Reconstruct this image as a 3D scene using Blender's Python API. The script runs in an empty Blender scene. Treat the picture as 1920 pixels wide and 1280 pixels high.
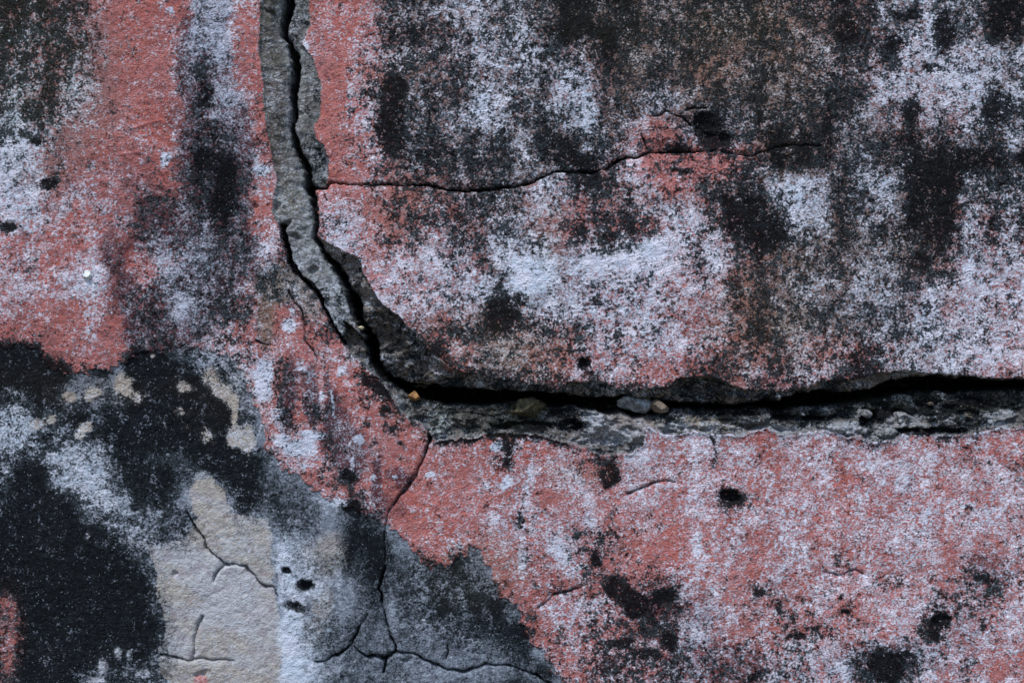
import bpy, bmesh, math, random
import numpy as np
from mathutils import Vector, noise as mnoise

# ------------------------------------------------------------------ camera, world, sun, exposure
S = 1.0 / 1600.0            # metres per picture pixel on the wall face
CZ = 1.5
def wx(px): return (px - 960.0) * S
def wz(py): return CZ + (640.0 - py) * S

sc = bpy.context.scene
cam_d = bpy.data.cameras.new("camera"); cam = bpy.data.objects.new("camera", cam_d)
sc.collection.objects.link(cam); sc.camera = cam
cam.location = (0, -1.6, CZ); cam.rotation_euler = (math.radians(90), 0, 0)
cam_d.sensor_width = 36; cam_d.lens = 36 * 1.6 / 1.2
cam_d.clip_start = 0.01; cam_d.clip_end = 500

SUN_EL, SUN_AZ = math.radians(60), math.radians(215)     # azimuth clockwise from +Y: in front of the wall, a little left
w = bpy.data.worlds.new("World"); sc.world = w; w.use_nodes = True
nt = w.node_tree; bg = nt.nodes["Background"]
sky = nt.nodes.new("ShaderNodeTexSky"); sky.sky_type = 'NISHITA'; sky.sun_disc = False
sky.sun_elevation = SUN_EL; sky.sun_rotation = SUN_AZ
nt.links.new(sky.outputs[0], bg.inputs[0]); bg.inputs[1].default_value = 0.11
sun_d = bpy.data.lights.new("sun", 'SUN'); sun_d.energy = 2.3; sun_d.angle = math.radians(11); sun_d.color = (1.0, 0.96, 0.92)
sun = bpy.data.objects.new("sun", sun_d); sc.collection.objects.link(sun)
dirv = Vector((math.sin(SUN_AZ) * math.cos(SUN_EL), math.cos(SUN_AZ) * math.cos(SUN_EL), math.sin(SUN_EL)))
sun.rotation_euler = dirv.to_track_quat('Z', 'Y').to_euler(); sun.location = (0, -3, 5)
sc.view_settings.view_transform = 'Standard'; sc.view_settings.look = 'None'
sc.view_settings.gamma = 1; sc.view_settings.exposure = 0.88
sc.render.engine = 'CYCLES'

# ------------------------------------------------------------------ survey of the wall (40 px cells)
# DARK: share of the surface under black lichen; BLOOM: share of the rest under pale bloom
DARK = """
877732113221 232113554335 568877566667 667774545689
877642112211 232114676445 479988766666 656975538588
887621112421 331123556434 466686667666 665667436344
777542114721 331125765644 563376766556 656654322345
658522114822 331135956633 662355544667 656753332255
677312112433 331124955534 574365447667 767744643465
664221113663 331214866467 477553544857 878566866674
332221123874 343134667777 578763344366 877657788998
235311335785 135223566666 634673344576 324753899667
223211554796 135223655666 424555332688 523763789466
421122565586 125323465665 424667522588 844756889585
111113445467 254223543563 433453223369 856755688475
232115324566 334552222463 222111224356 656745676334
111115555554 324461233335 113433423376 654645645224
111113663677 223465223458 632443432367 666654544234
421111574665 223567645666 555444443368 545656745323
772112866445 421357788453 454533224466 654575543322
986333999773 352125889786 764542236754 644674453322
788455796654 254325669999 998777567667 889999999999
477978998985 355521466678 788644545666 567766777766
347688999764 331522324645 646444212412 323355345422
663347978998 721433221215 323552221312 122322112333
695336997468 744552222212 222262222322 111321213233
878744882238 765163322222 312333122283 122223211332
989874667425 564276111211 323342211122 212232321223
978896455212 144277421331 223443112222 123323233233
999999620010 344567757730 423633321122 122433232443
999999831100 153345667775 234475562225 333234334464
699999861000 043446468788 412348873233 442432255443
699999971000 024566557788 833445763333 464332274342
699987871000 014666566667 834456663445 453346633222
799857763100 013566655555 783456664555 554378633423
"""
BLOOM = """
554443342784 534566667877 765555665665 555547777643
775643344985 535656545787 854445455565 565446797744
563653235784 325468766788 867646665555 457667898888
764743225665 323366656677 779844554566 565568889987
854752345586 323477475598 668945776455 565468878988
965533434575 323477466798 668956765666 564577687877
985333445565 323356566666 755867346575 454756556768
973344345456 433466565555 765667443455 545685656445
875443324545 644446555656 688667746556 897589543776
885664336536 354765456567 687666787655 798568563768
775445445745 454885456667 765555588645 688475554867
555353566745 755886677768 786769977854 566466556868
663672587764 744466778857 997999987854 456577566988
666783567655 344347777788 987888877754 577577687887
553364558655 343336867654 788888866744 556668696878
343463445665 433333564656 676778876654 667666798887
332343334656 543653233556 745777777654 576657778887
332223334547 836444333445 456776564457 577657678776
633354534445 534434333333 334444654444 333333333333
854444453545 543544444434 345565544444 544555555555
876554344556 468443445556 655556667754 666655656765
788775354345 566544344446 556457756666 556566676565
657886444345 554444335355 646546656655 556466765666
556788444445 655634344545 635556657665 566565666666
465467565556 666355323557 666645545566 665566675676
365446655566 587344533646 567544346564 665566765656
334434455555 498565553545 747644466654 666566665556
333434455556 398665555554 445544566654 656565555556
334334444555 395665655543 466764346655 556456666667
444344444555 398655665554 346554557655 556656666666
446555565555 398555665555 455566656655 677667776656
446555655555 398555666666 545565566555 777865676655
"""
def grid_of(t):
    return np.array([[int(c) for c in l.replace(" ", "")] for l in t.strip().splitlines()], dtype=np.float64) / 9.0
GD, GW = grid_of(DARK), grid_of(BLOOM)
assert GD.shape == (32, 48) and GW.shape == (32, 48), (GD.shape, GW.shape)

# ------------------------------------------------------------------ sheet of sample points (picture pixels)
def axis(lo, hi, a, b, step):
    core = list(np.arange(a, b + step, step)); up = []; x = core[-1]; s = step
    while x < hi: s = min(s * 1.035, 26); x += s; up.append(x)
    dn = []; x = a; s = step
    while x > lo: s = min(s * 1.035, 26); x -= s; dn.append(x)
    return np.array(dn[::-1] + core + up)
xs = axis(-2600, 4500, -50, 1970, 2.0); ys = axis(-1500, 2990, -50, 1330, 2.0)
NX, NY = len(xs), len(ys)
X, Y = np.meshgrid(xs, ys)

def hash2(ix, iy, seed):
    h = (ix.astype(np.int64) * 374761393 + iy.astype(np.int64) * 668265263 + seed * 974634777) & 0xffffffff
    h = ((h ^ (h >> 13)) * 1274126177) & 0xffffffff
    h = ((h ^ (h >> 16)) * 2246822519) & 0xffffffff
    return ((h ^ (h >> 15)) & 0xffff) / 65535.0
def vnoise(x, y, seed):
    ix = np.floor(x); iy = np.floor(y); fx = x - ix; fy = y - iy
    fx = fx * fx * (3 - 2 * fx); fy = fy * fy * (3 - 2 * fy)
    a = hash2(ix, iy, seed); b = hash2(ix + 1, iy, seed); c = hash2(ix, iy + 1, seed); d = hash2(ix + 1, iy + 1, seed)
    return (a + (b - a) * fx) * (1 - fy) + (c + (d - c) * fx) * fy - 0.5
def fbm(x, y, size, seed, octv=3, gain=0.5):
    r = 0; amp = 1; tot = 0
    for o in range(octv):
        r = r + amp * vnoise(x / size + 17.3 * o, y / size - 9.1 * o, seed + o * 7); tot += amp; amp *= gain; size *= 0.5
    return r / tot            # about -0.5 .. 0.5
def sstep(a, b, v):
    t = np.clip((v - a) / (b - a), 0, 1); return t * t * (3 - 2 * t)

def cells(G, x, y):
    """smooth look-up in the survey; outside it, wander off at random"""
    u = x / 40.0 - 0.5; v = y / 40.0 - 0.5
    def refl(t, n):
        t = np.mod(t, 2 * n); return np.where(t < n, t, 2 * n - t)
    u = refl(u, 47.0); v = refl(v, 31.0)
    iu = np.clip(np.floor(u), 0, 46).astype(int); iv = np.clip(np.floor(v), 0, 30).astype(int)
    fu = np.clip(u - iu, 0, 1); fv = np.clip(v - iv, 0, 1)
    fu = fu * fu * (3 - 2 * fu); fv = fv * fv * (3 - 2 * fv)
    return (G[iv, iu] * (1 - fu) + G[iv, iu + 1] * fu) * (1 - fv) + (G[iv + 1, iu] * (1 - fu) + G[iv + 1, iu + 1] * fu) * fv

J1 = fbm(X, Y, 16, 3, 3, .65); J2 = fbm(X, Y, 16, 5, 3, .65)
XJ = X + J1 * 7; YJ = Y + J2 * 7                       # ragged copy of the coordinates, for broken edges
J3 = fbm(X, Y, 40, 7, 4, .6); XS = X + J1 * 7 + J3 * 5 + fbm(X, Y, 7, 14, 1) * 3; YS = Y + J2 * 7 + fbm(X, Y, 7, 15, 1) * 3 + fbm(X, Y, 36, 8, 4, .6) * 6

def line_dist(pts, px=None, py=None, reach=120.0):
    """distance to a polyline (x, y[, halfwidth]) -> (distance, halfwidth there, side)"""
    px = X if px is None else px; py = Y if py is None else py
    D = np.full(X.shape, 1e4); H = np.zeros(X.shape); SD = np.zeros(X.shape)
    for p, q in zip(pts[:-1], pts[1:]):
        x0, x1 = min(p[0], q[0]) - reach, max(p[0], q[0]) + reach
        y0, y1 = min(p[1], q[1]) - reach, max(p[1], q[1]) + reach
        i0, i1 = np.searchsorted(xs, x0), np.searchsorted(xs, x1); j0, j1 = np.searchsorted(ys, y0), np.searchsorted(ys, y1)
        if i1 <= i0 or j1 <= j0: continue
        sl = (slice(j0, j1), slice(i0, i1))
        dx, dy = q[0] - p[0], q[1] - p[1]; L = dx * dx + dy * dy + 1e-9
        t = np.clip(((px[sl] - p[0]) * dx + (py[sl] - p[1]) * dy) / L, 0, 1)
        ex = px[sl] - p[0] - t * dx; ey = py[sl] - p[1] - t * dy
        d = np.hypot(ex, ey); h0 = p[2] if len(p) > 2 else 0; h1 = q[2] if len(q) > 2 else 0
        hw = h0 + (h1 - h0) * t
        m = (d - hw) < (D[sl] - H[sl])
        D[sl] = np.where(m, d, D[sl]); H[sl] = np.where(m, hw, H[sl])
    return D, H
def inside(poly, px, py):
    r = np.zeros(px.shape, bool); n = len(poly)
    for i in range(n):
        (xa, ya), (xb, yb) = poly[i], poly[(i + 1) % n]
        if ya == yb: continue
        c = ((ya > py) != (yb > py))
        r ^= c & (px < (xb - xa) * (py - ya) / (yb - ya) + xa)
    return r
def blob(cx, cy, rx, ry, px=None, py=None, soft=0.35, ang=0):
    px = XS if px is None else px; py = YS if py is None else py
    ca, sa = math.cos(math.radians(ang)), math.sin(math.radians(ang))
    dx, dy = px - cx, py - cy
    r = np.hypot((dx * ca + dy * sa) / rx, (-dx * sa + dy * ca) / ry)
    return 1 - sstep(1 - soft, 1 + soft, r)

# ---- the big crack (x, y, half width)
CRACK = [(600,-1500,9),(560,-1100,8),(590,-700,9),(530,-400,9),(548,-200,8),(541,-50,8),(541,0,8.5),(536,27,8),(532,45,6),(532,62,4),(540,80,5),(550,105,6),(553,140,6),(550,175,6),
 (552,210,5),(545,240,4),(552,265,5),(561,290,6),(573,315,7),(575,330,7),(580,350,8),(587,375,6),(589,400,4),(592,425,4),(592,445,4),
 (600,460,5),(612,480,6),(629,500,6),(640,520,6.5),(653,540,6),(661,560,8),(668,580,7),(671,600,6),(677,612,5),(691,630,7),(697,650,8),
 (699,670,8),(705,690,6),(712,702,5),(724,712,5),(745,722,7),(775,732,10),(800,738,14),(840,742,15),(880,744,15),(920,746,13),(960,744,10),
 (1000,745,9),(1040,751,11),(1080,752,9),(1110,757,11),(1140,762,15),(1190,762,19),(1225,762,15),(1250,762,10),(1270,760,6),(1300,762,5),
 (1340,764,4.5),(1380,765,4),(1420,758,5),(1440,757,6),(1460,759,8),(1500,751,13),(1540,748,13),(1580,747,10),(1620,742,10),(1660,735,11),
 (1700,722,14),(1740,720,14),(1780,721,14),(1820,723,13),(1860,723,9),(1900,722,7),(1960,722,8),(2100,735,10),(2400,725,12),(3000,760,10),(3700,740,9),(4500,760,9)]
UP_EDGE = [(594,440),(602,447),(620,457),(655,475),(667,480),(677,500),(687,520),(695,537),(707,560),(717,573),(745,590),(762,607),(780,625),(796,645),
 (818,668),(842,686),(865,697),(905,705),(960,714),(1022,722),(1045,730),(1062,717),(1122,712),(1155,725),(1172,735),(1195,729),(1220,727),(1255,726),(1268,708),
 (1330,705),(1360,715),(1395,730),(1435,730),(1470,735),(1515,727),(1540,715),(1615,710),(1645,699),(1702,694),(1765,702),(1840,708),
 (1880,710),(1925,708),(2100,715),(2400,700),(3000,735),(3700,715),(4500,735)]
PATCH_L = [(560,-1500),(520,-1000),(540,-600),(490,-300),(500,-100),(490,0),(487,32),(485,100),(492,150),(494,200),(500,240),(507,275),(512,312),(519,335),(512,370),
 (509,395),(517,415),(527,425)]
GROOVE = [(527,422,6),(532,440,6),(539,470,4),(542,490,4.5),(555,510,5),(572,527,4.5),(590,545,3.4),(602,565,2.4),(612,585,2),(622,602,2),(630,620,2),(645,645,1.6)]
LOW_EDGE = [(645,645),(660,667),(680,687),(705,707),(720,725),(740,752),(752,772),(767,787),(792,797),(807,815),(815,829),(840,825),(865,820),(892,823),(917,813),(960,811),
 (1017,815),(1055,830),(1100,840),(1135,854),(1185,850),(1206,835),(1213,802),(1222,800),(1245,817),(1285,810),(1335,812),(1385,817),(1415,807),(1440,803),(1455,812),
 (1477,818),(1505,812),(1555,806),(1590,820),(1615,817),(1635,831),(1680,825),(1700,812),(1735,810),(1760,820),(1810,815),(1840,810),
 (1865,805),(1925,800),(2100,812),(2400,800),(3000,830),(3700,815),(4500,835)]
MARG_R = [(630,-1500),(600,-1000),(630,-600),(580,-300),(590,-100),(580,0),(580,50),(567,82),(585,108),(597,135),(602,160),(602,215),(588,237),(590,257),(609,272),(612,300),(617,322),(614,346),(594,352)]
BARE = [(-2600,700),(-1200,640),(-300,690),(0,655),(60,650),(90,682),(140,708),(200,690),(240,668),(330,655),(400,660),(445,690),(485,760),(500,830),(530,880),(570,900),(630,955),
 (690,965),(730,985),(752,1010),(790,1055),(840,1060),(905,1030),(940,1110),(1000,1200),(1060,1295),(1150,1500),(1100,2100),(1200,2990),(-2600,2990)]

# ragged edges everywhere
dC, hC = line_dist(CRACK, XS, YS)
hC = hC * (1 + .9 * fbm(X, Y, 30, 13, 3, .6)); v = (dC - hC)                                             # <0 inside the void
vert = [(p[0], p[1]) for p in CRACK if p[1] < 715 and p[0] < 760]
i_mid = next(i for i, p in enumerate(CRACK) if p[0] == 745)
vert = [(p[0], p[1]) for p in CRACK[:i_mid + 1]]; horiz = [(p[0], p[1]) for p in CRACK[i_mid:]]
above = inside([(5000, -1600)] + [(vert[0][0], -1600)] + vert + horiz + [(5000, 760)], XS, YS)        # side of the crack up and right
up_face = inside([(5000, -1600), (594, -1600)] + [(p[0], p[1]) for p in vert if p[1] < 440] + UP_EDGE + [(5000, 735)], XJ, YJ) & above
marg = inside([(vert[0][0] - 5, -1600)] + [(630, -1600)] + MARG_R + [p for p in vert[::-1] if p[1] < 352], XJ, YJ) & above
ledge = ~above & inside([(645, 600)] + [p for p in vert if p[1] > 640] + horiz + [(5000, 835)] + LOW_EDGE[::-1], XS, YS)
strip = ~above & ~ledge & inside([(vert[0][0] + 5, -1600)] + vert[:] + LOW_EDGE[:1] + [(g[0], g[1]) for g in GROOVE[::-1]] + PATCH_L[::-1] + [(560, -1600)],
                                 X + J1 * 5, Y + J2 * 5)
bare = ~above & ~ledge & ~strip & inside(BARE, X + fbm(X, Y, 30, 9, 3) * 34 + fbm(X, Y, 8, 10, 2) * 22, Y + fbm(X, Y, 30, 11, 3) * 34 + fbm(X, Y, 8, 12, 2) * 22)
LAB = np.zeros(X.shape, np.int8)                          # 0 lower painted slab
LAB[bare] = 5; LAB[strip] = 1; LAB[ledge] = 4
LAB[above] = 3; LAB[up_face] = 2; LAB[marg & up_face] = 6
eU, _ = line_dist(UP_EDGE, XJ, YJ, 260); eL, _ = line_dist(LOW_EDGE, XS, YS, 200)
eP, _ = line_dist(PATCH_L, XJ, YJ, 60); eM, _ = line_dist(MARG_R, XJ, YJ, 60)
gD, gH = line_dist(GROOVE, XS, YS, 60)

# ---- relief towards the viewer, in metres
h = fbm(X, Y, 420, 21, 2) * 0.010 + fbm(X, Y, 90, 23, 3) * 0.0035
rot = 0.35
XR = X * math.cos(rot) - Y * math.sin(rot); YR = X * math.sin(rot) + Y * math.cos(rot)
grain = fbm(XR * 0.75, YR * 1.3, 9, 31, 2, 0.7) * 0.0011                # trowelled grain, drawn out
XR2 = X * math.cos(-rot) - Y * math.sin(-rot); YR2 = X * math.sin(-rot) + Y * math.cos(-rot)
grain2 = fbm(XR2 * 0.6, YR2 * 1.4, 9, 35, 2, 0.7) * 0.0012
side = sstep(300, 1000, X)
CREAM = [(180,1010),(275,1015),(290,1070),(298,1120),(310,1170),(300,1210),(302,1260),(345,1300),(320,1700),(520,1900),(532,1290),(527,1180),(514,1090),(512,1040),(500,975),(430,960),(425,925),(400,895),(370,900),(360,925),(368,970),(350,1010),(300,1022)]
XC = X + J1 * 14 + J3 * 16; YC = Y + J2 * 14
crm = inside(CREAM, XC, YC) & (LAB == 5)
gsum = grain2 * (1 - side) * 0.9 + grain * side * 0.9 + fbm(X, Y, 7, 37, 2, 0.8) * 0.0009
h = h + gsum * (1 - .65 * crm)
rough = fbm(X * 0.7, Y * 1.4, 34, 41, 5, 0.74); ridge = 0.5 - np.abs(fbm(X * 0.45, Y * 1.3, 46, 47, 5, 0.72)) * 3.2
strata = fbm(X * 0.22 + Y * 0.05, Y * 1.5, 22, 53, 3, 0.6)
# broken edge of the upper slab
dv = np.maximum(v, 0)
t = np.clip(eU / (eU + dv + 1e-6), 0, 1)
rr = fbm(X + Y * .2, Y * 1.3 - X * .15, 30, 43, 3, .6) * 9; terr = (np.floor(rr) + sstep(.72, 1.0, rr - np.floor(rr))) / 9.0
core = (LAB == 3)
wide = np.clip((eU + dv) / 60.0, 0.25, 1.0)
hc = -(0.009 * wide + 0.021 * wide * t ** 0.8) + rough * 0.028 * wide + ridge * 0.004 + strata * 0.008 * wide + terr * 0.030 * wide
h = np.where(core, h + hc * sstep(0, 4, eU), h)
# mortar ledge under the big crack
t2 = np.clip(eL / (eL + dv + 1e-6), 0, 1)
hl = -(0.007 + 0.016 * t2) + rough * 0.024 + ridge * 0.006 + strata * 0.006 + terr * 0.022
ROCKS = [(1587,803,44,14,.009,8),(1630,778,16,9,.009,0),
 (1145,795,75,32,.013,4),(1110,768,20,10,.010,0),(1300,790,60,14,.006,5),(1400,780,50,14,.007,-4),(890,795,50,18,.007,6),(1480,795,35,12,.006,0),
 (1560,775,30,10,.006,-10),(1820,765,24,9,.007,10),(1232,800,18,12,.006,0),(2000,780,40,20,.012,0),(2120,790,30,16,.012,10),(2300,775,50,18,.012,0)]
XK = X + J1 * 9 + fbm(X, Y, 30, 73, 2) * 16; YK = Y + J2 * 8 + fbm(X, Y, 30, 75, 2) * 12
for cx, cy, rx, ry, a, an in ROCKS:
    ca, sa = math.cos(math.radians(an)), math.sin(math.radians(an)); dx, dy = XK - cx, YK - cy
    r2 = ((dx * ca + dy * sa) / rx) ** 2 + ((-dx * sa + dy * ca) / ry) ** 2
    hl = hl + a * np.sqrt(np.clip(1 - r2, 0, 1)) - (0.004 if rx < 43 else .001) * np.exp(-((np.sqrt(r2) - 1.1) / 0.16) ** 2) * sstep(-.3, .3, fbm(X, Y, 24, 77, 2))
h = np.where(LAB == 4, h + hl * sstep(0, 4, eL), h)
h = np.where((LAB == 0) | (LAB == 5), h + 0.0016 * np.exp(-(eL / 5.0) ** 2), h)
for b in [(985,800,50,8),(1078,798,24,9),(1745,808,70,6),(1625,790,8,14),(1695,776,12,8),(1500,786,50,5),(1390,778,40,5)]: h = h - .009 * blob(*b, XJ, YJ) * (LAB == 4)
# cement strip and margin
h = np.where(LAB == 1, h - 0.0022 * sstep(0, 5, eP) + rough * 0.005 - 0.005 * sstep(30, 0, dv) * (Y > 0) + fbm(X, Y, 12, 61, 3) * 0.003, h)
h = np.where(LAB == 6, h - 0.0028 * sstep(0, 4, eM) + rough * 0.004 + fbm(X, Y, 12, 63, 3) * 0.003 - 0.004 * sstep(16, 0, dv), h)
h = np.where(LAB == 5, h - 0.0012, h)
h = h - 0.022 * sstep(1.6, -1.6, gD - gH) * (gD < 50)
# slab sides: the lower-left slab breaks off towards the lower patch of the strip
low = (LAB == 1) & (Y > 600); h = np.where(low, h - 0.006 * sstep(600, 700, Y), h)

CR = []     # fine cracks: points, depth
CR.append(([(588,354,2.2),(603,352,2),(612,351,1.4),(620,341,1.6),(655,346,1.6),(695,348,1.5),(730,345,1.5),(755,349,1.4),(800,347,1.6),(830,355,1.6),(870,359,1.5),(910,356,1.5),
  (960,352,1.4),(1000,342,1.5),(1030,325,1.4),(1055,320,1.3),(1080,324,1.0),(1110,326,1.2),(1135,317,1.4),(1155,305,1.5),(1175,295,1.6),(1190,297,1.5),(1215,287,1.5),(1240,285,1.2),(1290,284,.8),(1320,285,.8)], .010))
CR.append(([(1330,284,.5),(1345,282,.8),(1375,290,.8),(1410,292,.5),(1440,282,.9),(1485,271,.6),(1540,272,.3)], .004))
CR.append(([(540,545,1),(553,570,1.6),(565,582,1.8),(571,607,1.8),(574,640,1.6),(590,662,1.7),(595,680,1.2)], .006))
CR.append(([(807,820,2.5),(795,857,2.2),(782,885,2.2),(757,922,2.8),(742,940,3),(730,957,2.2),(726,966,1.2),(722,985,.3),(722,1040,.3),(722,1067,1.6),(710,1100,2.4),(717,1132,1.8),(726,1167,2),(730,1185,3),
  (742,1210,2.2),(741,1224,1.8)], .009))
CR.append(([(590,1240,1),(612,1239,1.8),(635,1227,2),(660,1207,3),(670,1220,2.4),(685,1230,2),(705,1230,2),(720,1236,3.5),(741,1224,2),(765,1224,1.8),(800,1240,2.2),(840,1257,2.4),
  (870,1260,2),(910,1247,1.6),(960,1250,1.6),(1005,1264,1.2),(1040,1290,1)], .009))
CR.append(([(660,1207,2),(672,1180,1.4),(690,1150,1)], .005)); CR.append(([(722,1238,2),(720,1262,1.6)], .006)); CR.append(([(836,1238,1.2),(840,1222,1.2),(838,1208,.8)], .004))
CR.append(([(352,960,.8),(360,980,1.8),(382,1010,2.2),(385,1027,2.6),(400,1037,2),(412,1048,2.2),(420,1057,2.4),(440,1056,2.6),(460,1062,1.6),(480,1082,1.4),(486,1092,1),(495,1100,1.6),(510,1100,1.4),(520,1115,1)], .007))
CR.append(([(302,1225,1),(325,1231,.9),(355,1240,1),(375,1234,.9),(400,1237,.9),(440,1238,.7)], .004))
CR.append(([(382,1155,1.5),(372,1172,1.4),(366,1195,.8),(362,1235,.7)], .004)); CR.append(([(420,1060,1.2),(405,1075,1.6),(402,1090,.7)], .004))
CR.append(([(1338,830,.6),(1342,852,.9),(1347,868,.5)], .002))
CR.append(([(1177,925,1.4),(1195,918,1.6),(1222,907,2.4),(1240,902,1.4),(1255,900,1.6),(1266,905,.7)], .006))
CR.append(([(1214,280,1.2),(1207,262,2.0),(1203,250,1.0)], .005))
CR.append(([(1228,218,.8),(1250,209,1.4),(1275,220,1.3),(1295,236,1.0)], .005))
CR.append(([(1285,206,.8),(1305,203,1.4),(1325,202,1.2)], .004)); CR.append(([(1010,1142,.8),(1035,1118,1.6),(1075,1105,1.2),(1090,1100,.6)], .003))
CR.append(([(1545,1073,.8),(1575,1078,.7),(1605,1069,1.6),(1618,1076,1)], .004))
CR.append(([(480,640,1.8),(496,646,1.6),(506,648,.8)], .005)); CR.append(([(2010,1100,1),(2200,1210,2),(2380,1190,2),(2600,1350,1)], .006))
CR.append(([(-60,520,1),(-240,600,2),(-500,560,2),(-700,700,1)], .006))
crackm = np.zeros(X.shape)
for pts, dep in CR:
    d, hw = line_dist(pts, X + J1 * 7, Y + J2 * 7, 14); hw = hw * (.68 + 2.6 * fbm(X, Y, 22, 69, 3)) - .25
    m = sstep(1.6, -0.6, d - hw) * (d < 12); h = h - dep * m; crackm = np.maximum(crackm, m)
    h = h - 0.0012 * np.exp(-((d - hw) / 4.0) ** 2) * (d < 14)
HOLES = [(1372,932,17,9,.010,18),(575,1097,10,10,.010,0),(537,1070,9,6,.006,30),(555,1137,16,7,.004,25),(1095,682,9,9,.006,0),(1082,792,12,7,.012,25),(1100,798,14,6,.010,10),(1322,238,22,20,.008,70),(1340,262,24,12,.007,10),
 (534,420,9,6,.012,-20),(553,442,9,6,.008,30),(520,385,7,7,.005,0),(587,505,7,6,.006,0),(508,22,11,5,.006,40),(326,1075,5,5,.004,0),(1765,1165,16,14,.006,-20),(1575,1122,4,6,.004,0),(1587,1146,9,4,.004,20),
 (376,1262,11,5,.004,-30),(1162,266,5,4,.003,0),(610,305,8,9,.005,0),(598,280,5,5,.004,0),(480,385,5,4,.003,0),(1250,265,7,6,.003,0),(920,850,3,3,.002,0),(760,1239,9,3,.004,20)]
for cx, cy, rx, ry, a, an in HOLES:
    h = h - a * blob(cx, cy, rx, ry, X + J1 * 13, Y + J2 * 13, 0.55, an)
h = h + 0.0035 * blob(1258, 246, 44, 34, XJ, YJ, 0.5) * (1 + 1.6 * fbm(X, Y, 16, 67, 2))     # scab of plaster by the fine crack
# grooves left by a tool
for pts, dep in [([(1110,640,1),(1150,655,1)], .001), ([(243,242,1),(300,225,1.2)], -.001), ([(220,290,1),(262,285,1)], -.001)]:
    d, hw = line_dist(pts, X, Y, 10); h = h - dep * sstep(2, 0, d - hw)
# the void itself
lip = sstep(7, 0, v); h = h - 0.004 * lip * lip
deep = 0.028 + 0.055 * sstep(4, 10, hC) + fbm(X, Y, 60, 71, 2) * 0.02
h = h - deep * sstep(0.8, -3.2, v)

# ------------------------------------------------------------------ stains
XW = X + fbm(X, Y, 46, 81, 3) * 34; YW = Y + fbm(X, Y, 46, 83, 3) * 34
D = cells(GD, XW, YW); W = np.clip(cells(GW, XW, YW), 0, 1) ** 1.55
D = .5 + (D - .5) * .92 + .30 * fbm(X, Y * .3, 26, 117, 3) * sstep(.25, .5, D)          # run-off streaks
D = np.where(D > .8, D + .06, D); D = np.where((Y > 800) & (X > 560) & (D < .35), D * .6, D)
V = np.zeros(X.shape); Bn = np.zeros(X.shape); Gr = np.zeros(X.shape)      # violet stain, brown tone, green tinge
def st(A, lst, px=XW, py=YW):
    for b in lst:
        cx, cy, rx, ry, a = b[:5]; an = b[5] if len(b) > 5 else 0; so = b[6] if len(b) > 6 else .5
        A += a * blob(cx, cy, rx, ry, px, py, so, an)
st(V, [(355,130,20,80,.5),(385,160,26,50,.9),(420,290,45,60,.9),(380,300,40,60,.7),(400,390,60,60,.8),(300,430,60,50,.8),(420,480,60,60,.7),(350,560,70,60,.7),(215,500,25,60,.5),(285,620,50,30,.8),
 (240,560,20,60,.5),(450,220,25,30,.5),(1260,1150,80,60,.5),(1330,1250,110,50,.5),(1790,1200,60,60,.3),(1850,1070,60,40,.4),(1650,1240,90,40,.6),(330,640,60,30,.6)])
st(V, [(540,745,12,75,1.0,4),(584,745,13,60,.8,-3),(583,765,15,22,.6),(617,790,12,60,1.0,8),(640,800,22,60,.6,-8),(660,850,30,45,.7),(707,900,9,45,.8,4),(655,893,22,16,.8),(745,890,22,14,.5),(760,905,18,16,.5),
 (615,715,5,25,.7),(563,700,8,30,.5),(632,850,14,30,.5),(700,950,60,30,.45),(780,790,30,20,.3)], X + J1 * 12, Y + J2 * 12)
st(Bn, [(1250,60,160,70,.7),(1400,90,120,100,.8),(1330,150,70,50,.7),(1500,60,110,80,.7),(1480,200,70,80,.6),(1180,140,30,60,.8),(1450,560,80,90,.8),(1560,470,80,70,.5),(1500,640,100,60,.8),(1710,470,60,50,.6),
 (1380,620,60,110,.7),(1010,670,70,50,.9),(900,640,80,50,.8),(960,610,60,50,.5),(1030,420,30,60,.5),(750,390,60,60,.5),(730,150,50,60,.4),(60,720,70,50,.5),(140,740,60,30,.6),(230,730,60,30,.7),
 (410,740,60,60,.6),(330,730,30,20,.6),(900,1080,90,70,.6),(1340,340,30,20,.3),(1460,300,60,40,.4),(70,330,60,30,.3),(570,190,18,70,.6),(520,170,20,110,.5),(500,590,20,50,.5),(1090,880,70,20,.5)])
st(V, [(395,60,34,110,.8),(400,200,44,120,.7),(415,420,60,140,.5),(350,250,30,120,.4)])
V = V + np.where(X < 560, .42, np.where(Y > 800, .22, .1)) * (.5 + 1.8 * fbm(X, Y, 44, 119, 4, .65)) * (LAB != 5)
Bn *= .6
st(Gr, [(60,100,140,160,.9),(830,780,140,30,.6),(1250,30,300,60,.4),(900,800,90,30,.7),(860,1080,90,60,.4),(985,768,36,18,.8),(1680,745,80,14,.7),(1620,760,60,10,.6),(1880,760,60,14,.5)])
W = np.where((LAB == 2), W - .07 - .05 * (Y < 420), W); D = np.where((LAB == 2) & (Y < 460) & (X > 700), D + .06, D)
st(W, [(1000,515,50,34,.3),(1160,475,90,24,.2),(1240,460,60,20,.15),(545,1160,20,140,.25),(590,1245,40,45,.2)])
st(D, [(545,1160,22,140,-.12),(590,1245,40,40,-.12),(1000,515,50,34,-.1),(690,1040,42,85,.25),(560,970,60,30,.15),(850,1240,180,60,-.12)])
W = np.where((Y > 990) & (X > 640) & (X < 1000) & (LAB == 5), W - .12, W)
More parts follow.
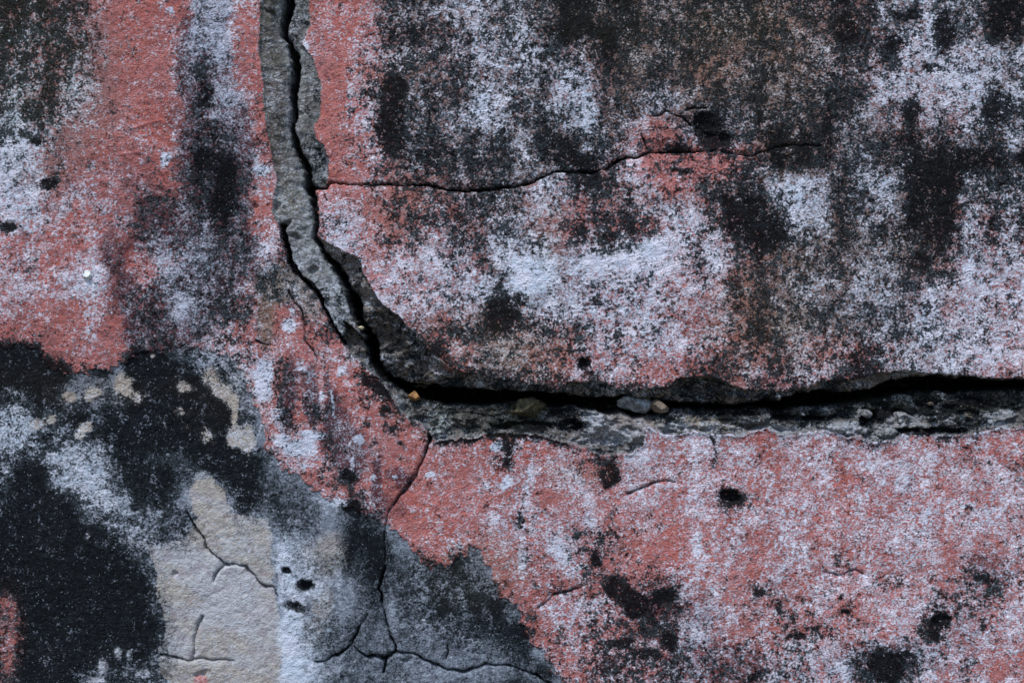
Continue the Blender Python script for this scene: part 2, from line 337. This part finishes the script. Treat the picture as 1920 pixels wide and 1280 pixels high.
# crisp pale scabs and drips, seen one by one in the picture
st(W, [(588,816,20,8,.9,12,.3),(672,824,10,7,.9),(662,867,4,9,.8),(541,610,13,13,1.,0,.4),(546,582,5,3,.8),(565,690,9,4,.8),(642,694,8,9,.8,50),(637,943,13,9,.9),(603,742,5,10,.8,20),(805,890,9,6,.8),
 (912,912,6,5,.8),(950,905,8,13,.7,30),(930,838,9,10,.8,40),(700,895,5,5,.8),(740,895,5,4,.8),(570,875,4,6,.7),(522,780,12,20,.5),(495,705,14,26,.8),(492,735,16,16,.7),(525,825,14,10,.7),
 (562,840,28,14,.7),(572,92,6,14,.9,12),(320,22,8,8,.8),(490,318,14,10,.9),(310,298,9,14,.8,30),(1740,960,6,6,.5)], XJ, YJ)
d, hw = line_dist([(621,732,1.2),(624,755,1.4),(626,783,1.6)], X, Y, 12); W = np.maximum(W, 1.2 * sstep(1.5, 0, d - hw) * (d < 10))
for pts, a in [([(998,870,4),(990,900,5),(985,945,5)], .6), ([(1060,880,4),(1085,895,6),(1105,950,7),(1108,985,6)], .5), ([(1000,760,0),(1001,760,0)], 0),
               ([(975,960,5),(978,1010,5),(980,1065,7)], .5), ([(1305,1005,7),(1308,1035,7)], .6), ([(1340,1010,5),(1345,1040,5)], .3), ([(1507,950,3),(1508,985,3)], .4), ([(1040,1025,14),(1060,1045,12)], .5)]:
    d, hw = line_dist(pts, XJ, YJ, 30); W = W + a * .45 * sstep(6, -4, d - hw) * (d < 25)
d, hw = line_dist([(1335,815,3),(1350,885,3),(1375,1000,5),(1382,1060,6)], XJ, YJ, 30); D = D + .16 * sstep(4, -2, d - hw) * (d < 25)
# crisp black growths, and the dark of the holes painted in
XB = X + J1 * 14 + J3 * 10; YB = Y + J2 * 14
DB = np.zeros(X.shape)
st(DB, [(752,830,8,6,.8,40),(697,835,10,5,.5),(730,805,16,8,.5),(720,772,10,12,.6),(690,797,8,7,.6),(750,860,5,5,.7),(712,857,7,4,.6),(706,722,30,13,.7,40),(655,890,14,9,.8,20),(662,952,16,14,.9),
 (953,830,10,24,.7),(953,865,9,20,.6),(1145,890,15,22,.8),(1138,908,8,6,.6),(1845,1085,24,7,.7,8),(1765,1165,19,17,1.,-20,.3),(1755,1190,10,14,.7),(1765,1110,8,10,.6,20),(1645,1222,11,8,.9),(1697,1221,7,7,.8),
 (1660,1250,30,28,.6),(1670,1235,18,14,.5),(1822,1237,9,8,.8),(1840,1175,8,6,.8),(1575,1122,6,7,.8),(1587,1146,11,8,.7),(1490,1190,16,10,.7),(1525,1177,9,7,.7),(1460,1137,8,11,.7),(1500,1120,8,14,.5,-25),(1530,1098,9,9,.5),
 (1120,1042,14,16,.7),(1132,1005,34,20,.3),(1080,1004,7,7,.6),(975,975,7,14,.7),(990,992,14,4,.6,20),(1420,1110,9,8,.7),(1545,1062,8,5,.4),(1372,932,22,12,.9,18),(1195,1000,12,12,.4),(1235,990,8,12,.3),
 (1160,1108,26,22,.6),(1190,1130,22,25,.5),(1250,1115,22,14,.6),(1160,1205,26,10,.6),(1255,1200,16,16,.5),(1210,1225,25,12,.5),(1410,1270,30,8,.7,-30),(565,1097,10,10,.8),(575,1097,11,11,.9),(537,1070,10,7,.8,30),
 (555,1137,20,9,.7,25),(732,240,24,60,.4),(735,165,22,18,.5),(722,245,18,12,.5),(690,175,12,10,.4),(795,290,12,10,.3),(655,268,8,8,.6),(1328,242,26,32,.5),(1345,262,30,14,.5),(1270,280,26,9,.6),(1280,320,20,7,.6),
 (1745,130,16,10,.6),(1765,60,20,40,.6),(1675,85,14,16,.5),(1870,200,30,30,.4),(1710,205,16,24,.5),(1700,30,30,10,.5),(1720,490,20,16,.4),(1850,600,20,20,.2),(1090,335,30,20,.3),(1140,460,30,24,.3),(1085,440,16,26,.3),
 (1310,485,8,26,.4),(1210,525,18,14,.3),(1020,495,14,10,.3),(1120,555,14,24,.3),(1115,532,20,10,.2),(977,560,12,12,.4),(1005,595,50,16,.25),(1095,682,11,10,.8),(860,560,18,12,.2),(742,452,14,10,.3),(940,590,26,40,.4),
 (92,345,18,12,.6),(15,425,20,9,.7),(70,265,12,8,.5)], XB, YB)
D = D + DB * np.where((X > 960) & (Y > 960), .62, .85)
# clearings in the black: pale crusts low on the left
CL = [(345,727,17,11),(395,710,15,20),(415,735,18,16),(432,750,16,14),(440,775,8,26),(335,773,9,12),(352,776,10,5),(350,800,7,6),(233,722,16,20),(255,745,14,14),(175,735,14,8),(165,745,8,8),(390,815,15,14),(440,820,16,20),(462,825,14,26),
      (285,668,5,6),(70,795,14,10),(95,785,12,8),(160,800,14,10),(150,815,10,8),(385,935,30,26),(395,950,22,30),(383,905,18,20),(130,745,14,9),(183,1020,4,8),(188,1040,3,3),(192,1247,10,14),(220,1222,8,12),(243,1225,5,12),
      (270,1262,14,9),(183,1275,14,8),(45,1195,5,5),(42,1222,4,5),(20,1205,10,5),(165,1005,6,8)]
for cx, cy, rx, ry in CL:
    b = blob(cx, cy, rx, ry, XJ, YJ, .45); D = D - .45 * b
# the big dense black masses low on the left
blk = np.zeros(X.shape)
st(blk, [(280,690,40,30,.5),(290,740,50,40,.4),(380,780,70,60,.4),(60,690,60,28,.4),(30,660,40,20,.4),(110,700,30,22,.4),(190,700,20,10,.5),(50,900,34,50,.3),(100,960,40,40,.3),(140,1130,150,130,.3),(440,880,40,60,.2)], XJ, YJ)
D = D + blk * (D > 0.3)

st(D, [(400,60,30,90,.15),(400,330,50,120,.08)]); D = D + .3 * blob(520, 530, 40, 40, XJ, YJ)
# base colour of what lies under the stains (linear reflectance)
C_PINK = np.array([.40, .150, .140]); C_CEM = np.array([.19, .205, .21]); C_CREAM = np.array([.33, .325, .305]); C_ROCK = np.array([.15, .13, .112]); C_MORT = np.array([.10, .098, .09]); C_BLUE=np.array([.17,.21,.27])
base = np.zeros(X.shape + (3,)); base[:] = C_PINK
hue = fbm(X, Y, 120, 91, 3)[..., None]
base = base * (1 + hue * .35) + np.array([.0, .02, .028]) * (fbm(X, Y, 60, 93, 3)[..., None] * 3)
def lay(mask, col): 
    global base
    m = np.clip(mask, 0, 1)[..., None]; base = base * (1 - m) + np.asarray(col) * m
pf = np.full(X.shape, .22)                                # how much pink is left on the upper slab
st(pf, [(640,150,80,260,.9),(660,330,70,60,.5),(740,470,170,140,.7),(1250,560,170,210,.7),(1330,300,90,40,.9),(1060,390,70,60,.6),(1250,310,110,40,.8),(1740,160,110,110,.4),(1540,60,120,80,.2),(1850,560,130,160,.6),
  (1200,700,210,50,.9),(1550,680,130,50,.7),(1420,680,70,50,.8),(850,665,40,60,1.),(1220,270,70,40,.6),(1350,130,60,30,.3),(900,80,120,80,.1),(1080,140,60,60,.2),(1000,620,80,40,.5),(1900,680,80,60,.4)])
pf = np.where(X < 560, 1 - .45 * blob(60, 180, 160, 190, XW, YW) - .25 * blob(400, 500, 100, 140, XW, YW), pf)
pf = np.where((LAB == 0) & (X > 470), 1.0, pf)
lay(((LAB == 2) | (LAB == 0)) * (Y < 790) * (1 - np.clip(pf, 0, 1)), (.13, .125, .125))
lay((LAB == 5).astype(float), C_BLUE)
for cx, cy, rx, ry in CL: lay((LAB == 5) * .95 * blob(cx, cy, rx * 1.1, ry * 1.1, XJ, YJ), (.40, .38, .34) if cy < 900 else (.26, .29, .33))
lay(crm.astype(float), C_CREAM)
lay(crm * .4 * sstep(-.12, .25, fbm(XR2 * .4, YR2 * 1.6, 40, 115, 4, .6) + .25 * blob(440, 1120, 90, 70, XW, YW, .7)), (.40, .46, .58))
lay(blob(376, 1274, 13, 9, XJ, YJ), C_PINK * .9); lay((LAB == 5) * blob(10, 1190, 38, 95, XJ, YJ), C_PINK * .75)
dcr, _ = line_dist([(532,1290),(527,1180),(514,1090),(512,1040),(500,975)], XJ, YJ, 40)
lay((LAB == 5) * .55 * np.clip(blob(615, 1040, 45, 40, XW, YW) + blob(605, 1130, 16, 35, XW, YW) + blob(590, 1180, 20, 20, XW, YW) + .0, 0, 1), (.36, .34, .30))
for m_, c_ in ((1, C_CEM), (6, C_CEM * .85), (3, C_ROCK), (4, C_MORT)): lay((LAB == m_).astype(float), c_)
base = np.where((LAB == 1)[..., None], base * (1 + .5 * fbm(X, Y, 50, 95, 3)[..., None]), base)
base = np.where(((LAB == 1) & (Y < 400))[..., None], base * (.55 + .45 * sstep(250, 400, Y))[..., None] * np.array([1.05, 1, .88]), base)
lay(((LAB == 1) | (LAB == 6)) * .8 * np.exp(-(dv / 12.0) ** 2), (.24, .28, .30))
rim = ((LAB == 4) * sstep(16, 2, eL)); lay(rim * .6, (.24, .25, .26))
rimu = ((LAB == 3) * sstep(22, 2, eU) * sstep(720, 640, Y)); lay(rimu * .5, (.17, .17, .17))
for cx, cy, rx, ry, c in [(1145,800,80,36,(.26,.25,.25)),(1707,790,36,14,(.27,.28,.29)),(1665,808,27,16,(.22,.24,.25)),(1587,804,44,13,(.27,.29,.31)),(1788,792,14,8,(.25,.26,.27)),(1880,781,40,17,(.18,.19,.21)),
    (986,768,34,18,(.16,.14,.07)),(1300,797,80,13,(.27,.25,.20)),(1460,806,40,9,(.3,.33,.36)),(1820,770,60,10,(.2,.19,.13)),(660,600,10,40,(.22,.19,.17)),(672,655,16,30,(.2,.19,.18)),(760,665,60,26,(.10,.09,.08)),(745,650,12,20,(.16,.15,.13)),
    (842,670,10,28,C_PINK*.8),(1390,770,40,12,(.2,.19,.17)),(1080,715,60,10,(.1,.11,.11))]:
    lay(.85 * blob(cx, cy, rx, ry, XJ, YJ) * ((LAB == 3) | (LAB == 4) | (LAB == 1)), c)
lay((LAB == 0) * .85 * blob(520, 530, 46, 42, XJ, YJ), (.20, .20, .17)); lay((LAB == 0) * .8 * blob(575, 560, 26, 50, XJ, YJ, .5, -35), (.22, .23, .23)); lay((LAB == 0) * .7 * blob(497, 600, 16, 60, XJ, YJ), (.17, .16, .13))
# lichen and bloom differ by what they grow on; recesses also get painted shade
D = np.where(LAB == 1, .16 + .25 * (Y > 540) + .5 * fbm(X, Y, 30, 97, 3), D); W = np.where(LAB == 1, .32 + .5 * fbm(X, Y, 40, 99, 2) + .12 * (Y > 330), W)
D = np.where(LAB == 6, .24 + .5 * fbm(X, Y, 26, 101, 3) + .2 * (Y < 80) + .15 * (Y > 250), D); W = np.where(LAB == 6, .25 + .4 * fbm(X, Y, 40, 103, 2), W)
D = np.where(LAB == 3, .43 + .8 * fbm(X, Y, 30, 105, 3) + .15 * sstep(690, 720, Y), D); W = np.where(LAB == 3, .34 + .8 * fbm(X, Y, 36, 107, 2), W)
D = np.where(LAB == 4, .34 + .30 * t2 + .9 * fbm(X, Y, 30, 109, 3), D)  # darkens towards the crack: moss plus painted shade below the ledge
MD = [(985,800,55,10,.5),(1075,797,26,12,.7),(1070,775,40,10,.4),(900,785,90,18,.25),(1500,785,70,12,.25),(1745,808,75,7,.7),(1650,780,26,12,.4),(1770,765,140,20,.35),(1625,790,10,16,.5),(1695,775,14,10,.4),(1390,775,50,9,.3),(1820,792,30,9,.4)]  # shade under ledge and rocks painted into the mortar, along with dark moss
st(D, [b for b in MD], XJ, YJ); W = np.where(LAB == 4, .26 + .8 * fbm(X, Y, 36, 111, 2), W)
light_rock = np.zeros(X.shape)
for cx, cy, rx, ry in [(1145,800,80,36),(1707,790,34,12),(1665,808,25,14),(1587,804,42,11),(1788,792,12,7),(1880,781,36,15),(1300,799,80,10),(1460,807,40,8),(1630,776,14,8)]:
    light_rock = np.maximum(light_rock, blob(cx, cy, rx, ry, (XK + XJ) / 2, (YK + YJ) / 2))
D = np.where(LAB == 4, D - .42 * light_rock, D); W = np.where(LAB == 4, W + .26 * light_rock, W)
D = np.where(crm, D * .75, D); D = D - .5 * blob(8, 1175, 26, 75, XJ, YJ, .6)
D = D + .5 * sstep(6, -3, v) + crackm * .35 + .6 * sstep(3, -1, gD - gH) * (gD < 50)  # void, fine cracks and groove painted darker to deepen their shade
W = np.where(v < 1, W * .15, W)
W = W + .4 * np.exp(-(eL / 3.0) ** 2) * (LAB != 4) * ((X < 800) | (X > 1200)) 
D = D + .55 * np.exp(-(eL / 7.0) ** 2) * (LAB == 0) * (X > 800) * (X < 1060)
D = np.clip(D, -.1, 1.02); W = np.clip(W, -.1, 1.15)
cemish = ((LAB == 1) | (LAB == 6) | (LAB == 3) | (LAB == 4)).astype(float) + .55 * (LAB == 5) * (~crm) + .8 * crm
soft = .85 * (LAB == 5) * (1 - .8 * blob(860, 1120, 110, 95, XW, YW)) * (1 - .75 * ((Y < 850) & (X < 500)))
soft = soft * (1 - .7 * ((X < 480) & ~crm))
soft = np.maximum(soft, .2 * ((X < 500) & (LAB == 0)) * np.clip(V, 0, 1)); soft = np.clip(soft + .35 * (LAB == 1) * (Y < 480), 0, 1)
SOFT = soft
oth = np.stack([np.clip(V, 0, 1), np.clip(Bn, 0, 1), np.clip(Gr, 0, 1), np.clip(cemish, 0, 1)], -1)

# ------------------------------------------------------------------ materials
def plaster_material(name):
    m = bpy.data.materials.new(name); m.use_nodes = True; n = m.node_tree.nodes; L = m.node_tree.links
    bs = n["Principled BSDF"]; bs.inputs['Roughness'].default_value = .93; bs.inputs['Specular IOR Level'].default_value = .06
    tc = n.new("ShaderNodeTexCoord")
    def att(nm):
        a = n.new("ShaderNodeAttribute"); a.attribute_name = nm; return a
    def sep(o):
        s = n.new("ShaderNodeSeparateColor"); L.new(o, s.inputs[0]); return s
    a1, a2, a3 = att("stain"), att("tone"), att("base_tint")
    s1, s2 = sep(a1.outputs['Color']), sep(a2.outputs['Color'])
    Dk, Wh = s1.outputs[0], s1.outputs[1]; Vi, Br, Gn = s2.outputs[0], s2.outputs[1], s2.outputs[2]; Cem = s1.outputs[2]; Sf = a2.outputs['Alpha']
    def M(op, a, b=None, c=None, clamp=False):
        x = n.new("ShaderNodeMath"); x.operation = op; x.use_clamp = clamp
        for i, v_ in enumerate((a, b, c)):
            if v_ is None: continue
            if isinstance(v_, (int, float)): x.inputs[i].default_value = v_
            else: L.new(v_, x.inputs[i])
        return x.outputs[0]
    def mp(scale, rot=(0, 0, 0), loc=(0, 0, 0)):
        x = n.new("ShaderNodeMapping"); L.new(tc.outputs['Object'], x.inputs[0]); x.inputs['Scale'].default_value = scale
        x.inputs['Rotation'].default_value = rot; x.inputs['Location'].default_value = loc; return x.outputs[0]
    def nz(vec, sc_, det=2, rg=.6, dist=0):
        x = n.new("ShaderNodeTexNoise"); L.new(vec, x.inputs['Vector']); x.inputs['Scale'].default_value = sc_; x.inputs['Detail'].default_value = det
        x.inputs['Roughness'].default_value = rg; x.inputs['Distortion'].default_value = dist; return M('SUBTRACT', x.outputs[0], .5)
    def mix(f, a, b, mode='MIX'):
        x = n.new("ShaderNodeMix"); x.data_type = 'RGBA'; x.blend_type = mode
        if isinstance(f, (int, float)): x.inputs[0].default_value = f
        else: L.new(f, x.inputs[0])
        for i, v_ in ((6, a), (7, b)):
            if isinstance(v_, tuple): x.inputs[i].default_value = (*v_, 1)
            else: L.new(v_, x.inputs[i])
        return x.outputs[2]
    flat = mp((1, 1, 1)); slant = mp((.95, 1, 1.06), (0, .35, 0)); slant2 = mp((.92, 1, 1.08), (0, -.35, 0), (3, 1, 2))
    off = mp((1, 1, 1), (0, 0, 0), (5.2, 7.7, 1.3))
    fineD = M('ADD', nz(slant, 390, 2, .65), M('MULTIPLY', nz(off, 135, 2, .6), .8)); mesoD = nz(flat, 46, 3, .6)
    fineW = M('ADD', nz(slant2, 430, 2, .65), M('MULTIPLY', nz(flat, 150, 2, .6), .6)); mesoW = nz(off, 52, 3, .6)
    grit = nz(off, 620, 2, .7)
    def mask(val, fine, meso, a, b, c, k, bias=0):
        q = M('MULTIPLY', M('SUBTRACT', val, .5 + bias), a)
        q = M('ADD', q, M('MULTIPLY', fine, b)); q = M('ADD', q, M('MULTIPLY', meso, c)); q = M('ADD', q, M('MULTIPLY', grit, .9))
        return M('MULTIPLY_ADD', q, k, .5, clamp=True)
    def soft_mask(val, fine, a, bias):
        q = M('MULTIPLY', M('SUBTRACT', val, .5 + bias), a); q = M('ADD', q, M('MULTIPLY', fine, 1.5)); q = M('ADD', q, M('MULTIPLY', grit, 2.2))
        return M('ADD', q, .5, clamp=True)
    def lerp(f, a, b): return M('ADD', M('MULTIPLY', a, M('SUBTRACT', 1, f)), M('MULTIPLY', b, f))
    dm = lerp(Sf, mask(Dk, fineD, mesoD, 1.3, 2.5, 1.4, 1.8), soft_mask(Dk, fineD, 1.7, 0))
    wm = lerp(Sf, mask(Wh, fineW, mesoW, 1.25, 2.6, 1.3, 1.35, .06), soft_mask(Wh, fineW, 1.9, .12))
    # under-surface
    jit = nz(slant, 90, 3, .6)
    col = mix(M('MULTIPLY_ADD', jit, 1.6, .5, clamp=True), mix(1.0, a3.outputs['Color'], (.58, .46, .50), 'MULTIPLY'), mix(1.0, a3.outputs['Color'], (1.30, 1.32, 1.26), 'MULTIPLY'))
    col = mix(M('MULTIPLY', Br, M('SUBTRACT', .5, M('MULTIPLY', Cem, .3))), col, (.20, .135, .085))
    vm = M('MULTIPLY', M('MULTIPLY_ADD', M('ADD', M('SUBTRACT', Vi, .45), M('MULTIPLY', jit, 1.6)), 1.6, .5, clamp=True), .85)
    col = mix(vm, col, (.055, .022, .032))
    # pale bloom: lavender white on paint, blue grey on cement, warmer where brown
    wcol = mix(M('MULTIPLY_ADD', mesoW, 2.2, .5, clamp=True), (.44, .56, .72), (.72, .74, .87))
    wcol = mix(M('MULTIPLY', Cem, .8), wcol, (.40, .45, .52))
    wcol = mix(M('MULTIPLY', Br, .6), wcol, (.50, .46, .41)); wcol = mix(M('MULTIPLY', Gn, .5), wcol, (.36, .46, .44))
    wcol = mix(M('MULTIPLY', vm, .45), wcol, (.20, .24, .34))
    col = mix(M('MULTIPLY', wm, .88), col, wcol)
    # black lichen, a little blue or brown or green, with thin and thick places
    thin = mix(M('MULTIPLY_ADD', Dk, 3.2, -2.1, clamp=True), (.045, .060, .072), (.006, .009, .012))
    dcol = mix(M('MULTIPLY_ADD', fineW, 3.2, .42, clamp=True), (.002, .003, .004), thin)
    dcol = mix(M('MULTIPLY', Br, .3), dcol, (.026, .020, .014)); dcol = mix(M('MULTIPLY', Gn, .4), dcol, (.022, .026, .016))
    col = mix(M('MULTIPLY', dm, .98), col, dcol)
    # single pale grains scattered over the black
    fleck = M('MULTIPLY_ADD', M('SUBTRACT', nz(flat, 330, 2, .7), .17), 12, 0, clamp=True)
    col = mix(M('MULTIPLY', fleck, .55), col, (.42, .50, .58))
    L.new(col, bs.inputs['Base Color'])
    hgt = M('ADD', M('MULTIPLY', jit, .9), M('ADD', M('MULTIPLY', fineD, .6), M('MULTIPLY', grit, .5)))
    crag = n.new("ShaderNodeTexVoronoi"); crag.feature = 'F1'; L.new(slant, crag.inputs[0]); crag.inputs['Scale'].default_value = 130
    hgt = M('ADD', hgt, M('MULTIPLY', Cem, M('ADD', M('MULTIPLY', nz(slant, 95, 5, .7), 2.2), M('MULTIPLY', crag.outputs['Distance'], -.5))))
    hgt = M('ADD', hgt, M('MULTIPLY', wm, .12)); hgt = M('SUBTRACT', hgt, M('MULTIPLY', dm, .10))
    bp = n.new("ShaderNodeBump"); L.new(M('SUBTRACT', 1, M('MULTIPLY', Sf, .45)), bp.inputs['Strength']); bp.inputs['Distance'].default_value = .0045
    L.new(hgt, bp.inputs['Height']); L.new(bp.outputs[0], bs.inputs['Normal'])
    return m
MAT = plaster_material("weathered_plaster")

def stone_material(name, c1, c2, sc_=120, bump=.004):
    m = bpy.data.materials.new(name); m.use_nodes = True; n = m.node_tree.nodes; L = m.node_tree.links; bs = n["Principled BSDF"]
    bs.inputs['Roughness'].default_value = .85; bs.inputs['Specular IOR Level'].default_value = .3
    tc = n.new("ShaderNodeTexCoord"); t1 = n.new("ShaderNodeTexNoise"); L.new(tc.outputs['Object'], t1.inputs[0]); t1.inputs['Scale'].default_value = sc_; t1.inputs['Detail'].default_value = 5; t1.inputs['Roughness'].default_value = .7
    r = n.new("ShaderNodeValToRGB"); r.color_ramp.elements[0].position = .36; r.color_ramp.elements[1].position = .64
    r.color_ramp.elements[0].color = (*c1, 1); r.color_ramp.elements[1].color = (*c2, 1)
    L.new(t1.outputs[0], r.inputs[0]); L.new(r.outputs[0], bs.inputs['Base Color'])
    b = n.new("ShaderNodeBump"); b.inputs['Strength'].default_value = 1; b.inputs['Distance'].default_value = bump
    t2 = n.new("ShaderNodeTexNoise"); L.new(tc.outputs['Object'], t2.inputs[0]); t2.inputs['Scale'].default_value = sc_ * 3; t2.inputs['Detail'].default_value = 4
    L.new(t2.outputs[0], b.inputs['Height']); L.new(b.outputs[0], bs.inputs['Normal'])
    return m

# ------------------------------------------------------------------ the wall, cut into its parts along the cracks and edges
col_ = sc.collection
wall = bpy.data.objects.new("cracked_wall", None); col_.objects.link(wall); wall.location = (0, 0, 0)
wall['label'] = "old cracked wall with peeling pink paint, black lichen and bare grey render"; wall['category'] = "wall"

P = np.stack([wx(X), -h, wz(Y)], -1).reshape(-1, 3)
ST = np.stack([D, W, np.clip(cemish, 0, 1), np.ones_like(D)], -1).reshape(-1, 4)
TN = np.stack([oth[..., 0], oth[..., 1], oth[..., 2], SOFT], -1).reshape(-1, 4)
BT = np.concatenate([np.clip(base, 0.005, .95), np.ones(X.shape + (1,))], -1).reshape(-1, 4)
idx = np.arange(NX * NY).reshape(NY, NX)
Q = np.stack([idx[:-1, :-1], idx[1:, :-1], idx[1:, 1:], idx[:-1, 1:]], -1).reshape(-1, 4)
QL = LAB[:-1, :-1].reshape(-1)
def sheet(name, code, label=None):
    q = Q[QL == code]; used, inv = np.unique(q.ravel(), return_inverse=True)
    me = bpy.data.meshes.new(name); me.vertices.add(len(used)); me.vertices.foreach_set("co", P[used].ravel().astype(np.float32))
    nf = len(q); me.loops.add(nf * 4); me.loops.foreach_set("vertex_index", inv.astype(np.int32)); me.polygons.add(nf)
    me.polygons.foreach_set("loop_start", np.arange(0, nf * 4, 4, dtype=np.int32)); me.polygons.foreach_set("loop_total", np.full(nf, 4, np.int32))
    me.polygons.foreach_set("use_smooth", np.ones(nf, bool)); me.update(calc_edges=True)
    for nm, A in (("stain", ST), ("tone", TN), ("base_tint", BT)):
        at = me.attributes.new(nm, 'FLOAT_COLOR', 'POINT'); at.data.foreach_set("color", A[used].ravel().astype(np.float32))
    me.materials.append(MAT); o = bpy.data.objects.new(name, me); col_.objects.link(o); o.parent = wall
    if label: o['label'] = label
    return o
sheet("painted_slab", 0, "pink painted plaster left of and below the big crack")
sheet("cement_strip", 1, "grey cement filling along the left side of the upright crack")
sheet("painted_slab", 2, "stained pink and white plaster above and right of the big crack")
sheet("broken_edge", 3, "dark rough broken edge under the upper slab")
bed = sheet("mortar_bed", 4, "rubbly grey mortar exposed below the long crack")
sheet("bare_render", 5, "bare grey and cream render with black lichen, low on the left")
sheet("cement_margin", 6, "narrow grey cement band on the right of the upright crack")
# solid body behind the face
bm = bmesh.new(); x0, x1 = wx(xs[0]), wx(xs[-1]); z1 = wz(ys[0]); y0, y1 = .125, .45
bmesh.ops.create_cube(bm, size=1); 
for v_ in bm.verts: v_.co = Vector(((x0 + x1) / 2 + v_.co.x * (x1 - x0), (y0 + y1) / 2 + v_.co.y * (y1 - y0), z1 / 2 + v_.co.z * z1))
bmesh.ops.bevel(bm, geom=bm.edges[:], offset=.02, segments=2, affect='EDGES')
me = bpy.data.meshes.new("masonry_core"); bm.to_mesh(me); bm.free()
me.materials.append(stone_material("core_masonry", (.10, .10, .10), (.22, .21, .20), 30, .004)); o = bpy.data.objects.new("masonry_core", me); col_.objects.link(o); o.parent = wall
# returns closing the gap between face and body (ends and top)
bm = bmesh.new()
def edge_return(ids):
    pv = [bm.verts.new(P[i]) for i in ids]; pb = [bm.verts.new((P[i][0], .13, P[i][2])) for i in ids]
    for a in range(len(ids) - 1): bm.faces.new((pv[a], pv[a + 1], pb[a + 1], pb[a]))
edge_return(idx[:, 0]); edge_return(idx[:, -1]); edge_return(idx[0, :])
me = bpy.data.meshes.new("plaster_return"); bm.to_mesh(me); bm.free(); me.materials.append(bpy.data.materials["core_masonry"])
o = bpy.data.objects.new("plaster_return", me); col_.objects.link(o); o.parent = wall

# ------------------------------------------------------------------ loose stones lodged in the crack, and the white lump on the paint
def stone(name, px, py, rx, ry, depth, front, mat, seed, cuts=9, rough_=.05, ang=0, parent=None, bottom_cut=None):
    """angular stone: a ball trimmed by random planes; rx, ry in picture px; front = metres the nose stands from the wall plane (negative: inside)"""
    rnd = random.Random(seed); bm = bmesh.new(); bmesh.ops.create_icosphere(bm, subdivisions=5, radius=1)
    planes = []
    for k in range(cuts):
        d = Vector((rnd.gauss(0, 1), rnd.gauss(0, .8), rnd.gauss(0, 1))).normalized(); planes.append((d, rnd.uniform(.55, .80)))
    if bottom_cut: planes += bottom_cut
    for v_ in bm.verts:
        p = v_.co.copy()
        for d, k in planes:
            e = p.dot(d) - k
            if e > 0: p -= d * e
        p *= 1 + rough_ * mnoise.fractal(v_.co * 2.6 + Vector((seed, 0, 0)), .6, 2, 5)
        v_.co = p
    for v_ in bm.verts: v_.co = Vector((v_.co.x * rx * S, v_.co.y * depth, v_.co.z * ry * S))
    for f in bm.faces: f.smooth = True
    me = bpy.data.meshes.new(name); bm.to_mesh(me); bm.free(); me.materials.append(mat)
    o = bpy.data.objects.new(name, me); col_.objects.link(o); o.location = (wx(px), -front + depth * .85, wz(py)); o.rotation_euler = (0, math.radians(ang), 0)
    if parent: o.parent = parent
    return o
mg = stone_material("grey_stone", (.05, .055, .065), (.42, .46, .52), 150); mb = stone_material("buff_stone", (.06, .05, .04), (.32, .25, .20), 260)
mo = stone_material("ochre_stone", (.10, .05, .02), (.50, .27, .10), 160); mp_ = stone_material("pale_stone", (.45, .40, .25), (.70, .64, .45), 200); mw = stone_material("chalk", (.55, .62, .64), (.85, .88, .90), 160)
def tag(o, l, c, g=None):
    o['label'] = l; o['category'] = c
    if g: o['group'] = g
mr = stone_material("rubble", (.045, .048, .052), (.33, .35, .38), 130, .006); mol = stone_material("mossy_rubble", (.025, .023, .015), (.13, .115, .065), 110, .006)
for a in [(986, 769, 40, 23, .022, -.012, mol, 41, 7, .14, 0), (1707, 790, 37, 14, .018, -.005, mr, 43, 7, .16, 12), (1664, 809, 27, 16, .016, -.005, mr, 44, 7, .16, 0), (1788, 793, 14, 8, .010, -.006, mr, 45, 6, .14, 0),
          (1878, 782, 40, 17, .018, -.007, mr, 46, 8, .16, -8), (1632, 777, 12, 8, .010, -.007, mr, 47, 6, .14, 0), (1752, 757, 7, 4, .006, -.010, mb, 48, 5, .1, 0), ]:
    stone("rubble_stone", *a, parent=bed)
GRP = "small stones caught in the crack"
tag(stone("stone", 1193, 759, 36, 25, .022, -.004, mg, 4, 10, .09, 10, bottom_cut=[(Vector((-.28, -.62, -.72)).normalized(), .25), (Vector((.18, -.62, .76)).normalized(), .55)]), "largest stone in the crack, angular and blue-grey with a dark underside", "stone", GRP)
tag(stone("stone", 1241, 765, 19, 15, .013, -.005, mb, 8, 9, .06, 25), "small buff-brown stone just right of the largest grey stone in the crack", "stone", GRP)
tag(stone("stone", 774, 744, 13, 10, .010, -.010, mo, 13, 7, .12, 30), "ochre-orange stone in the crack where it bends from upright to level", "stone", GRP)
tag(stone("stone", 676, 614, 5, 4, .005, -.004, mp_, 21, 5, .08, 20), "tiny pale yellow pebble in the upright crack beside the cement strip", "stone", GRP)
tag(stone("plaster_lump", 164, 516, 9, 9, .006, .0055, mw, 33, 4, .10, 0), "small round chalky white lump stuck on the pink paint left of the crack", "lump")
# ------------------------------------------------------------------ ground
bm = bmesh.new(); R = 120
for x, y in ((-R, -R), (R, -R), (R, R), (-R, R)): bm.verts.new((x, y, 0))
bm.faces.new(bm.verts[:]); me = bpy.data.meshes.new("ground"); bm.to_mesh(me); bm.free()
me.materials.append(stone_material("earth", (.10, .09, .07), (.20, .18, .14), 3, .01))
g = bpy.data.objects.new("ground", me); col_.objects.link(g); g['kind'] = "structure"
